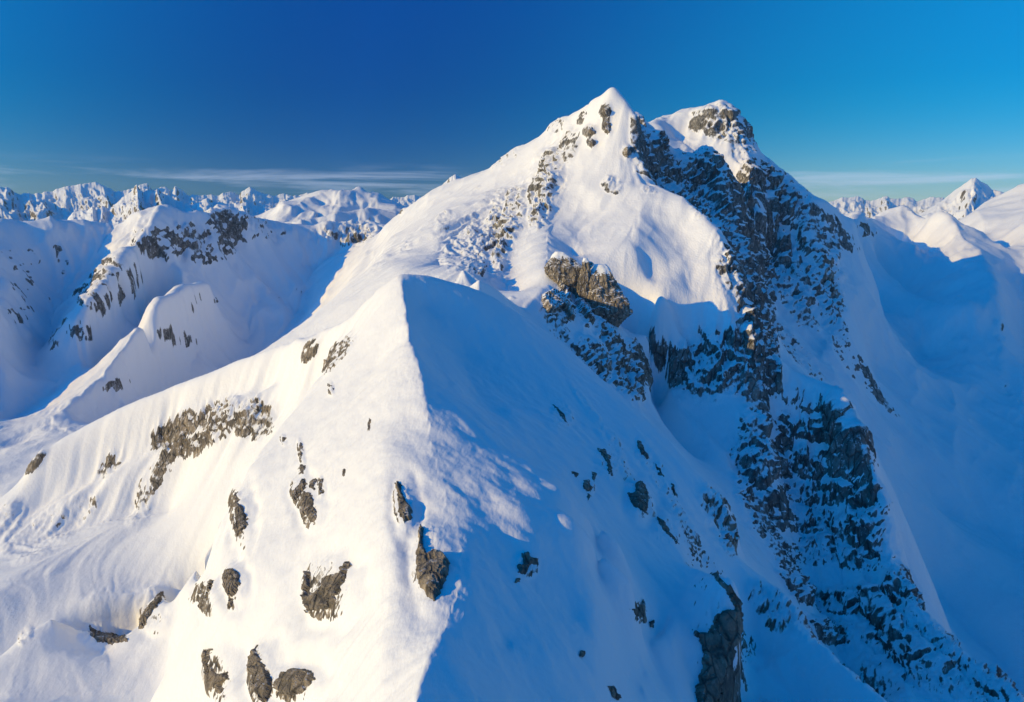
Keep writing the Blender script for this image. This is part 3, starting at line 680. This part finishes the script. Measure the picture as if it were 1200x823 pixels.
# wind moats and pedestals round the single outcrops
for poly, hg in OUT_SHAPES:
    q = np.array(poly, float); cx, cy = q.mean(0); ex = max(np.ptp(q[:, 0]) / 2, 3) + 1.0; ey = max(np.ptp(q[:, 1]) / 2, 3) + 1.0
    i0, i1 = cx - 3 * ex - 8, cx + 3 * ex + 8
    msk = (PX > i0) & (PX < i1) & (PY > cy - 3 * ey - 8) & (PY < cy + 3 * ey + 8) & (R < 420)
    d = np.hypot((PX[msk] - cx - 0.25 * ex) / (ex + 2.5), (PY[msk] - cy - 0.1 * ey) / (ey + 2.5))
    h_snow[msk] += hg * ((0.35 * np.exp(-((d / 0.75) ** 2)) - (0.25 + 0.5 * vnoise2(X[msk] / 5, Y[msk] / 5, 71)) * np.exp(-(((d - 1.15 - 0.4 * vnoise2(X[msk] / 4, Y[msk] / 4, 72)) / 0.40) ** 2))))
H = h_snow * (1 - 0.5 * RKs) + h_rock
X2, Y2, Z2 = X + N0[..., 0] * H, Y + N0[..., 1] * H, Z + N0[..., 2] * H
N1 = normals(X2, Y2, Z2)
nz1 = N1[..., 2]
M = RK * 1.0 - 0.62 + (N0[..., 2] - nz1) * 1.5 + (0.75 - N0[..., 2]) * 0.35 + 0.28 * n3 + 0.22 * n1 + 0.20 * s1 + 0.10 * np.clip(s2, -2, 2) + 0.10 * crag - 0.22 * s3 - (0.05 + 0.11 * sstep(6.28, 6.45, SG) * (PX > 740)) * BG + 0.34 * BG * fbm(SG / 0.09 + 2.2, AZ / 0.028, 3, 301) + 0.10 * BG * np.clip(s2, -2, 2) + 0.22 * n3 * (R > 900)
RM = sstep(-0.10, 0.16, M) * sstep(0.02, 0.15, RK)
print('relief', round(time.time() - T0, 1), R.shape)

def link_mesh(name, X, Y, Z, mat, attrs=None, keep=None):
    ns, na = X.shape
    me = bpy.data.meshes.new(name)
    idx = np.arange(ns * na).reshape(ns, na)
    q = np.stack([idx[:-1, :-1], idx[:-1, 1:], idx[1:, 1:], idx[1:, :-1]], -1).reshape(-1, 4)
    co = np.stack([X, Y, Z], -1).reshape(-1, 3).astype(np.float32)
    at_ = {k: v.reshape(-1) for k, v in (attrs or {}).items()}
    if keep is not None:
        q = q[keep.reshape(-1)]
        used = np.zeros(ns * na, bool); used[q.ravel()] = True
        remap = np.cumsum(used) - 1
        q = remap[q]; co = co[used]
        at_ = {k: v[used] for k, v in at_.items()}
    nq = len(q)
    me.vertices.add(len(co)); me.vertices.foreach_set('co', co.ravel())
    me.loops.add(nq * 4); me.loops.foreach_set('vertex_index', q.ravel().astype(np.int32))
    me.polygons.add(nq)
    me.polygons.foreach_set('loop_start', np.arange(0, nq * 4, 4, dtype=np.int32))
    me.polygons.foreach_set('use_smooth', np.ones(nq, bool))
    me.update()
    for k, v in at_.items():
        a = me.attributes.new(k, 'FLOAT', 'POINT'); a.data.foreach_set('value', v.astype(np.float32))
    me.materials.append(mat)
    o = bpy.data.objects.new(name, me); C.objects.link(o)
    return o

MT = rock_snow_material('snow_and_rock_near', 3.0)
MM = rock_snow_material('snow_and_rock_mid', 5.0, bump=0.7, dark=(0.10, 0.10, 0.10, 1), light=(0.34, 0.31, 0.27, 1))
MF = rock_snow_material('snow_and_rock_far', 11.0, bump=1.6)
# region of every quad, by the nearest seed in (azimuth, log distance)
SEEDS = [('near_ridge', MT, [(470,420,200),(480,330,258),(540,600,105),(500,823,55),(440,600,110),(350,700,118),(300,600,185),(270,620,182),(250,760,140),(600,700,83),(700,600,150),(760,500,245),(840,610,205),(660,450,230),(620,380,275),(540,345,265),(860,700,150),(950,780,165),(850,823,120),(1100,900,140),(300,900,80),(700,1100,50),(400,1100,35),(400,450,225)]),
 ('side_spur', MT, [(340,405,340),(260,440,372),(165,467,400),(60,530,418),(0,585,422),(250,500,370),(100,600,380),(0,650,385),(200,560,360),(420,380,290),(310,520,315),(-60,650,410)]),
 ('snow_bowl', MT, [(200,800,235),(100,800,245),(0,800,260),(120,740,285),(200,700,300),(20,720,310),(240,660,275),(60,900,210),(180,1000,170)]),
 ('tower_arete', MT, [(600,350,345),(650,350,370),(700,360,415),(720,400,400),(750,440,385),(660,400,335),(700,430,345),(765,490,335)]),
 ('couloir', MM, [(800,480,410),(850,530,385),(880,590,362),(905,640,345),(930,700,322),(970,790,285),(860,680,260),(1000,850,230)]),
 ('rock_pillar', MM, [(950,470,465),(960,520,450),(960,600,410),(1000,680,390),(1030,750,345),(1100,770,345),(1170,820,335),(930,500,450),(1200,850,330),(1000,600,420)]),
 ('main_peak', MM, [(700,200,630),(740,280,530),(800,290,540),(840,330,520),(800,400,465),(870,430,460),(640,260,560),(600,300,480),(560,300,560),(640,180,760),(720,120,715),(560,220,860),(480,290,720),(500,240,980),(740,340,470),(620,210,760),(850,290,560),(530,320,440)]),
 ('second_peak', MM, [(780,200,830),(830,200,880),(800,160,1180),(850,150,1230),(880,200,1130),(930,280,1080),(900,340,880),(980,300,1180),(960,400,830),(850,250,820),(900,400,640),(1000,430,900),(890,280,760)]),
 ('left_massif', MM, [(60,300,1180),(0,350,1090),(190,280,1130),(250,300,1180),(300,330,1180),(400,280,1300),(350,390,1050),(180,350,960),(110,420,830),(20,500,720),(60,420,950),(220,400,940),(300,280,1400),(0,280,1400),(150,300,1400),(400,280,1500),(390,340,960),(150,470,720)]),
 ('valley_floor', MF, [(1100,600,800),(1150,500,1050),(1150,700,690),(1200,600,850),(1060,520,830),(1200,800,600),(1100,440,1250),(1030,450,1000),(1250,700,700),(1250,900,480),(1080,650,600)]),
 ('right_ridge', MF, [(1050,280,2000),(1100,290,2000),(1110,350,1600),(1160,330,1650),(1180,450,1300),(1040,320,1600),(1200,330,1900),(1250,450,1400)]),
 ('right_snowfield', MF, [(1160,260,2600),(1200,240,2800),(1250,250,2900),(1200,290,2350)]),
 ('small_peaks', MF, [(350,250,1850),(385,240,1950),(420,240,2000),(450,245,2050),(330,260,2300),(480,260,2200)]),
 ('valley_beyond', MF, [(100,290,2600),(700,290,2500),(900,290,2600),(300,290,2900),(1050,290,2900),(600,290,1700),(800,290,1800),(100,290,1900)])]
ca, cs, cl = [], [], []
for k, (nm, mt, pts) in enumerate(SEEDS):
    for p in pts:
        a, _ = ray(p[0], p[1]); ca.append(a); cs.append(math.log(p[2])); cl.append(k)
am = AZ[:-1, :-1] + 0.012 * n1[:-1, :-1]; sm = SG[:-1, :-1] + 0.02 * und[:-1, :-1]
best = np.full(am.shape, 1e9); reg = np.zeros(am.shape, int)
for a, s, k in zip(ca, cs, cl):
    d = (am - a) ** 2 + (sm - s) ** 2
    b = d < best; best[b] = d[b]; reg[b] = k
for k, (nm, mt, pts) in enumerate(SEEDS):
    o = link_mesh(nm, X2, Y2, Z2, mt, {'rock': RM}, keep=(reg == k))
    o['kind'] = 'structure'
print('terrain', round(time.time() - T0, 1))

# ------------------------------------------------------------------ lookup of the built ground
AZ2 = np.arctan2(X2, Y2); R2 = np.hypot(X2, Y2); T2 = Z2 / R2
def hit(px, py, rmin=0.0, rmax=1e9):
    a, t = ray(px, py)
    j = int(round((a - faz[0]) / (faz[1] - faz[0])))
    j = min(max(j, 0), len(faz) - 1)
    ok = np.nonzero((T2[:, j] >= t) & (R2[:, j] >= rmin))[0]
    if len(ok) == 0: return None
    i = int(ok[0])
    if i > 0:
        d0, d1 = t - T2[i - 1, j], T2[i, j] - t
        f = d0 / (d0 + d1 + 1e-9); r = R2[i - 1, j] + (R2[i, j] - R2[i - 1, j]) * min(max(f, 0), 1)
    else:
        r = R2[i, j]
    if r > rmax: return None
    return np.array([r * math.sin(a), r * math.cos(a), r * t]), N0[i, j], r
def vn3(x, y, z, seed):
    """three-way blend of plane noise, 0..1"""
    return (vnoise2(x + z * 0.7, y - z * 0.4, seed) + vnoise2(y + x * 0.5 + 9.1, z - x * 0.3, seed + 1) + vnoise2(z + 4.7 + y * .4, x - y * .6, seed + 2)) / 3
def craggy(P, size, seed):
    """fractured, blocky roughness, about -0.6 to 0.6"""
    x, y, z = (P / size).T
    o = 0; amp = 1.0; k = 1.0
    for q in range(4):
        n = np.clip((vn3(x * k, y * k, z * k * 0.8, seed + q * 7) - 0.5) * 2.6, -1, 1)
        o = o + amp * (1 - 2 * np.abs(n)); amp *= 0.5; k *= 2.1
    return o * 0.5
def shape_mesh(name, V, Fc, mat, smooth=False):
    V = np.asarray(V, dtype=float); org = V.mean(0); org[2] = V[:, 2].min()
    me = bpy.data.meshes.new(name); me.from_pydata((V - org).tolist(), [], Fc); me.update()
    if smooth: me.polygons.foreach_set('use_smooth', [True] * len(me.polygons))
    me.materials.append(mat)
    o = bpy.data.objects.new(name, me); o.location = org.tolist(); C.objects.link(o)
    return o
MR = rock_snow_material('outcrop_rock', 2.6, always_rock=True, plaster_w=0.06, cap=(0.98, 1.10))
MRM = rock_snow_material('crag_rock', 2.6, always_rock=True, cap=(0.60, 0.78))
def outcrop(name, label, group, poly, height, step=1.2, mat=None, rmin=0, rmax=1e9, seed=0, cat='rock'):
    """a rock standing out of the snow: outline, then real thickness and broken surface"""
    P = np.array(poly, float); n = len(P)
    x0, y0 = P.min(0) - 2 * step; x1, y1 = P.max(0) + 2 * step
    xs, ys = np.arange(x0, x1, step), np.arange(y0, y1, step)
    GX, GY = np.meshgrid(xs, ys)
    wx = (vnoise2(GX / 4.0, GY / 4.0, seed) - 0.5) * 3.2 * min(step, 1.3) + (vnoise2(GX / 1.7, GY / 1.7, seed + 3) - 0.5) * 1.6 * min(step, 1.3)
    wy = (vnoise2(GX / 4.0 + 9, GY / 4.0, seed + 5) - 0.5) * 3.2 * min(step, 1.3)
    QX, QY = GX + wx, GY + wy
    ins = np.zeros(GX.shape, bool); dist = np.full(GX.shape, 1e9)
    for k in range(n):
        ax, ay = P[k]; bx, by = P[(k + 1) % n]
        if ay != by:
            c = ((ay > QY) != (by > QY)) & (QX < (bx - ax) * (QY - ay) / (by - ay) + ax)
            ins ^= c
        ex, ey = bx - ax, by - ay; q = np.clip(((QX - ax) * ex + (QY - ay) * ey) / (ex * ex + ey * ey + 1e-9), 0, 1)
        dist = np.minimum(dist, np.hypot(QX - ax - q * ex, QY - ay - q * ey))
    sd = np.where(ins, dist, -dist)
    use = sd > -1.5 * step
    rr = []; H_ = {}
    for i, j in zip(*np.nonzero(use)):
        h = hit(GX[i, j], GY[i, j], rmin, rmax)
        if h is not None: H_[(i, j)] = h; rr.append(h[2])
    if not rr: print('no ground for', label); return None
    rm = float(np.median(rr)); idx = {}; V = []; D = []; nn = []
    nav = np.mean([h[1] for h in H_.values()], 0); nav /= np.linalg.norm(nav)
    for i, j in zip(*np.nonzero(use)):
        h = H_.get((i, j))
        if h is None or abs(h[2] / rm - 1) > 0.24: continue
        p, nr = h[0], h[1]
        idx[(i, j)] = len(V); V.append(p); D.append(sd[i, j]); nn.append(nr * 0.5 + nav * 0.5)
    V = np.array(V); D = np.array(D); nn = np.array(nn)
    mpp = rm / 800.0                                   # metres per pixel here
    wmax = max(D.max(), 1e-3)
    cr = craggy(V, max(height * 2.6, 4.5 * mpp), seed + 11)
    prof = sstep(0, min(3.0 * step, wmax * 0.7 + 0.1), D)
    blocks = np.floor(vn3(*(V / (height * 2.6 + 2 * mpp)).T, seed + 23) * 6) / 6
    Hh = height * prof * (0.45 + 0.55 * cr + 0.9 * (blocks - 0.3)) + 0.12 * height * prof
    Hh = np.where(D < 0, -0.25 * height + 0 * D, np.maximum(Hh, 0.08 * height))
    V2 = V + nn * Hh[:, None] - np.array([0, 0, 0.0])
    Fc = []
    for (i, j) in idx:
        if (i + 1, j) in idx and (i, j + 1) in idx and (i + 1, j + 1) in idx:
            k4 = [idx[(i, j)], idx[(i + 1, j)], idx[(i + 1, j + 1)], idx[(i, j + 1)]]
            if max(D[k4]) > -0.2: Fc.append(k4)
    if not Fc: return None
    par = list(range(len(V2)))                       # keep the one connected body
    def root(x):
        while par[x] != x:
            par[x] = par[par[x]]; x = par[x]
        return x
    for f in Fc:
        for v in f[1:]: par[root(v)] = root(f[0])
    cnt = {}
    for f in Fc: cnt[root(f[0])] = cnt.get(root(f[0]), 0) + 1
    big = max(cnt, key=cnt.get); Fc = [f for f in Fc if root(f[0]) == big]
    keep_ = sorted({v for f in Fc for v in f}); mp_ = {v: k for k, v in enumerate(keep_)}
    V2 = V2[keep_]; Fc = [[mp_[v] for v in f] for f in Fc]
    o = shape_mesh(name, V2, Fc, mat or MR)
    o['label'] = label; o['category'] = cat
    if group: o['group'] = group
    return o
for k, (lb, gr, poly, hg) in enumerate(OUT):
    crag = gr and ('towers' in gr or 'main summit' in gr)
    step = 0.8 if max(np.ptp([p[0] for p in poly]), np.ptp([p[1] for p in poly])) < 45 else 1.1
    outcrop('rock_outcrop' if not (gr and 'boulders' in gr) else 'boulder', lb, gr, poly, hg * (1.0 if crag else 0.5), step=step, mat=MRM if crag else MR, rmin=300 if crag else (250 if gr and 'bowl' in gr else 0), seed=100 + 13 * k, cat='boulder' if 'boulder' in lb else 'rock outcrop')

print('outcrops', round(time.time() - T0, 1))

# ------------------------------------------------------------------ towers of the arete: closed bodies lofted round their outline
def tower(name, label, prof, r0, depth, mat, seed, lean=0.0, group=None, rough=0.20, cap=0.0):
    """prof: (y, left x, right x) from the top down"""
    prof = sorted(prof); ny = 96; nr = 84
    ys = np.linspace(prof[0][0], prof[-1][0], ny)
    xl = np.interp(ys, [p[0] for p in prof], [p[1] for p in prof]); xr = np.interp(ys, [p[0] for p in prof], [p[2] for p in prof])
    V = []
    for k in range(ny):
        xc = (xl[k] + xr[k]) / 2; a, t = ray(xc, ys[k]); r = r0 + lean * (k / ny)
        c = np.array([r * math.sin(a), r * math.cos(a), r * t]); w = max((xr[k] - xl[k]) / 2, 0.15) * r / 800.0
        for q in range(nr):
            th = 2 * math.pi * q / nr
            cx, cy = math.cos(th), math.sin(th)
            cx = math.copysign(abs(cx) ** 0.75, cx); cy = math.copysign(abs(cy) ** 0.75, cy)
            V.append(c + np.array([math.cos(a) * cx * w - math.sin(a) * cy * w * depth, -math.sin(a) * cx * w + math.cos(a) * cy * w * depth, 0]))
    V = np.array(V); W = (max(xr - xl)) * r0 / 1600.0
    cen = V.reshape(ny, nr, 3).mean(1, keepdims=True); rad = (V.reshape(ny, nr, 3) - cen); rl = np.linalg.norm(rad, axis=2, keepdims=True)
    cr = craggy(V * np.array([1, 1, 0.35]), W * 0.55, seed).reshape(ny, nr, 1)
    bl = (np.floor(vn3(*((V * np.array([1, 1, 0.6])) / (W * 0.45)).T, seed + 3) * 6) / 6).reshape(ny, nr, 1) - 0.5
    V = (cen + rad * (1 + np.clip(rough * 2.0 * cr + rough * 2.2 * bl, -0.45, 0.45))).reshape(-1, 3)
    V[:, 2] += craggy(V, W * 0.6, seed + 9) * W * 0.10
    Fc = [[k * nr + q, k * nr + (q + 1) % nr, (k + 1) * nr + (q + 1) % nr, (k + 1) * nr + q] for k in range(ny - 1) for q in range(nr)]
    Fc.append(list(range(nr))[::-1]); Fc.append([(ny - 1) * nr + q for q in range(nr)])
    o = shape_mesh(name, V, Fc, mat)
    o['label'] = label; o['category'] = 'rock tower'
    if group: o['group'] = group
    if cap > 0:                                       # snow lying on the crown
        nc = max(6, int(ny * cap)); U_ = V.reshape(ny, nr, 3)[:nc].copy()
        cc = U_.mean(1, keepdims=True); dd = U_ - cc; fade = np.linspace(1, 0, nc)[:, None, None] ** 0.6
        wav = vnoise2(np.arange(nr) / 7.0, np.zeros(nr), seed + 40)[None, :, None]
        U_ = cc + dd * (1.0 + 0.10 * fade * (0.4 + wav)) ; U_[..., 2] += (W * 0.03 * fade[..., 0]) * (0.5 + wav[..., 0]) - W * 0.05 * (1 - fade[..., 0])
        ker = [U_]
        for _ in range(4): U_ = (np.roll(U_, 1, 1) + 2 * U_ + np.roll(U_, -1, 1)) / 4
        top = U_[0].mean(0) + np.array([0, 0, W * 0.03])
        Vc = np.vstack([U_.reshape(-1, 3), top[None]]); k0 = nc * nr
        Fs = [[k * nr + q, k * nr + (q + 1) % nr, (k + 1) * nr + (q + 1) % nr, (k + 1) * nr + q] for k in range(nc - 1) for q in range(nr)] + [[k0, (q + 1) % nr, q] for q in range(nr)]
        sc = shape_mesh('snow_cap', Vc, Fs, MSNOW, smooth=True); loc = sc.location.copy(); sc.parent = o; sc.location = loc - o.location
    return o
MSNOW = rock_snow_material('snow_cap_snow', 3.0, always_rock=True, cap=(-2.0, -1.5))
g = 'rock towers on the saddle below the main peak'
tower('rock_tower', 'broad grey-brown rock block with a pointed snow cap, rightmost of the crags on the saddle', [(312,699,708),(316,696,711),(322,690,715),(330,687,718),(338,685,721),(348,686,727),(356,688,730),(366,691,731),(376,696,727),(386,700,722)], 416, 0.85, MRM, 3, group=g, cap=0.16)
tower('rock_tower', 'jagged brown crag under a snowy crest, leftmost and highest on the saddle', [(297,652,660),(301,649,666),(306,647,672),(313,643,679),(322,645,681),(332,652,682),(342,662,681),(356,668,680)], 420, 0.6, MRM, 14, group=g, cap=0.14)
tower('rock_tower', 'slim rock pinnacle with a snow tip squeezed between two broader crags', [(303,684,688),(308,683,690),(318,682,691),(330,679,690),(342,676,688),(354,676,688)], 412, 0.9, MRM, 25, group=g, cap=0.10)
tower('rock_tower', 'low dark wedge of rock directly behind the slim pinnacle', [(307,690,693),(312,688,700),(318,688,704),(330,688,706)], 428, 0.8, MRM, 31, group=g)
print('towers', round(time.time() - T0, 1))

# ------------------------------------------------------------------ far ranges
MFAR = rock_snow_material('snow_and_rock_distant', 30.0)
def far_range(name, sky_pts, r0, base_py, seed, rock=0.5, near_k=0.80, rough=1.0, low=-999):
    xs = [p[0] for p in sky_pts]
    a0, _ = ray(xs[0], 240); a1, _ = ray(xs[-1], 240)
    na = max(60, int((a1 - a0) / 0.0008)); nu = 110
    az = np.linspace(a0, a1, na)
    sk = np.array([ray(*p) for p in sky_pts]); tsky = np.interp(az, sk[:, 0], sk[:, 1])
    j_ = fbm(az / 0.004, az * 0 + seed, 3, seed) * 0.0016 * rough
    _, tb = ray(600, base_py)
    edge = sstep(0, 0.02, az - a0) * sstep(0, 0.02, a1 - az)
    u = np.linspace(-1, 0.6, nu)[:, None]
    s = math.log(r0) + u * math.log(1 / near_k) + 0.02 * fbm(az / 0.02, az * 0 + 3.3, 2, seed + 2)[None]
    up = 1 - np.abs(u) ** 0.85
    A_ = az[None] + 0 * u
    spur = fbm(A_ / 0.020 + 0.5 * u + seed, u * 2.6 + seed, 5, seed + 5, ridged=True)
    spur2 = fbm(A_ / 0.006 + seed, u * 11 + seed, 4, seed + 8, ridged=True)
    env = np.clip(4 * np.abs(u) * (1 - np.abs(u)), 0, 1)
    hgt = (tsky + j_ - tb)[None]
    t = tb + hgt * up + env * hgt * (0.24 * spur) + 0.0012 * rough * spur2 * (0.3 + env)
    Rr = np.exp(s); Xf, Yf, Zf = Rr * np.sin(A_), Rr * np.cos(A_), Rr * t
    Nf = normals(Xf, Yf, Zf)
    nb = fbm(A_ / 0.003, u * 14, 3, seed + 21)
    m = sstep(-0.1, 0.15, (0.72 - Nf[..., 2]) * 1.2 + rock - 0.54 + 0.45 * nb + 0.35 * (low > -100) * sstep(0.5, -0.5, (t - tb) / hgt))
    o = link_mesh(name, Xf, Yf, Zf, MFAR, {'rock': m}); o['kind'] = 'structure'
    return o
far_range('far_range', [(-120,228),(-60,222),(0,219),(10,220),(20,227),(45,227),(60,224),(75,219),(90,217),(100,214),(112,213),(118,216),(125,220),(135,224),(155,222),(190,232),(230,240)], 7000, 272, 3, 0.55)
far_range('white_peaks', [(60,270),(75,262),(85,249),(92,247),(100,249),(108,242),(113,246),(120,241),(128,246),(136,239),(148,228),(160,217),(165,224),(174,223),(186,223),(195,228),(210,236),(225,241),(242,233),(262,238),(290,238),(310,243),(340,250),(370,262)], 4600, 275, 11, 0.35, rough=1.4)
far_range('distant_range', [(130,232),(155,222),(165,216),(172,214),(178,222),(185,222),(193,218),(200,223),(206,219),(212,222),(220,228),(235,230),(248,227),(256,230),(263,226),(272,224),(280,229),(287,223),(293,219),(300,222),(310,227),(322,230),(332,227),(340,229),(350,229),(358,226),(366,230),(380,233),(400,240)], 9200, 262, 19, 0.5, rough=1.2)
far_range('distant_hills', [(440,240),(452,235),(462,231),(470,232),(477,229),(486,228),(494,230),(502,233),(520,234),(540,240)], 8000, 262, 23, 0.6)
far_range('rocky_summit', [(500,240),(512,222),(520,214),(527,208),(534,204),(539,207),(545,212),(556,224),(566,240)], 1700, 262, 29, 0.6, rough=1.5)
far_range('wooded_range', [(940,246),(965,238),(975,236),(987,232),(1003,230),(1020,236),(1030,232),(1040,230),(1050,234),(1065,231),(1075,236),(1090,231),(1105,232),(1125,238),(1150,246)], 8500, 268, 37, 0.62, low=1)
far_range('white_pyramid', [(1040,268),(1080,250),(1100,238),(1120,222),(1132,214),(1138,209),(1143,208),(1150,213),(1157,216),(1163,222),(1180,226),(1210,232),(1260,240),(1300,262)], 4200, 275, 43, 0.02, rough=0.5)
# snow-covered lowland out to the horizon
me = bpy.data.meshes.new('valley_ground'); nseg = 96; rad = [2600, 5000, 12000, 40000]
vv = [(r * math.sin(2 * math.pi * k / nseg), r * math.cos(2 * math.pi * k / nseg), -560.0) for r in rad for k in range(nseg)] + [(0, 0, -560.0)]
ff = [(i * nseg + k, i * nseg + (k + 1) % nseg, (i + 1) * nseg + (k + 1) % nseg, (i + 1) * nseg + k) for i in range(3) for k in range(nseg)] + [(len(vv) - 1, (k + 1) % nseg, k) for k in range(nseg)]
me.from_pydata(vv, [], ff); me.materials.append(MFAR); me.update()
o = bpy.data.objects.new('valley_ground', me); C.objects.link(o); o['kind'] = 'structure'
if HAZE > 0:
    me = bpy.data.meshes.new('haze'); a, b, lo, hi = 14000.0, 14000.0, -561.5, 420.0
    vv = [(-a, -b, lo), (a, -b, lo), (a, b, lo), (-a, b, lo), (-a, -b, hi), (a, -b, hi), (a, b, hi), (-a, b, hi)]
    me.from_pydata(vv, [], [(0, 3, 2, 1), (4, 5, 6, 7), (0, 1, 5, 4), (1, 2, 6, 5), (2, 3, 7, 6), (3, 0, 4, 7)])
    mh = bpy.data.materials.new('haze_air'); mh.use_nodes = True; nh = mh.node_tree; nh.nodes.clear()
    oh = nh.nodes.new('ShaderNodeOutputMaterial'); pv = nh.nodes.new('ShaderNodeVolumePrincipled')
    pv.inputs['Color'].default_value = (0.5, 0.80, 1.0, 1); pv.inputs['Density'].default_value = HAZE; pv.inputs['Anisotropy'].default_value = 0.0
    nh.links.new(pv.outputs[0], oh.inputs['Volume']); me.materials.append(mh)
    o = bpy.data.objects.new('haze', me); C.objects.link(o); o['kind'] = 'stuff'
print('all', round(time.time() - T0, 1))
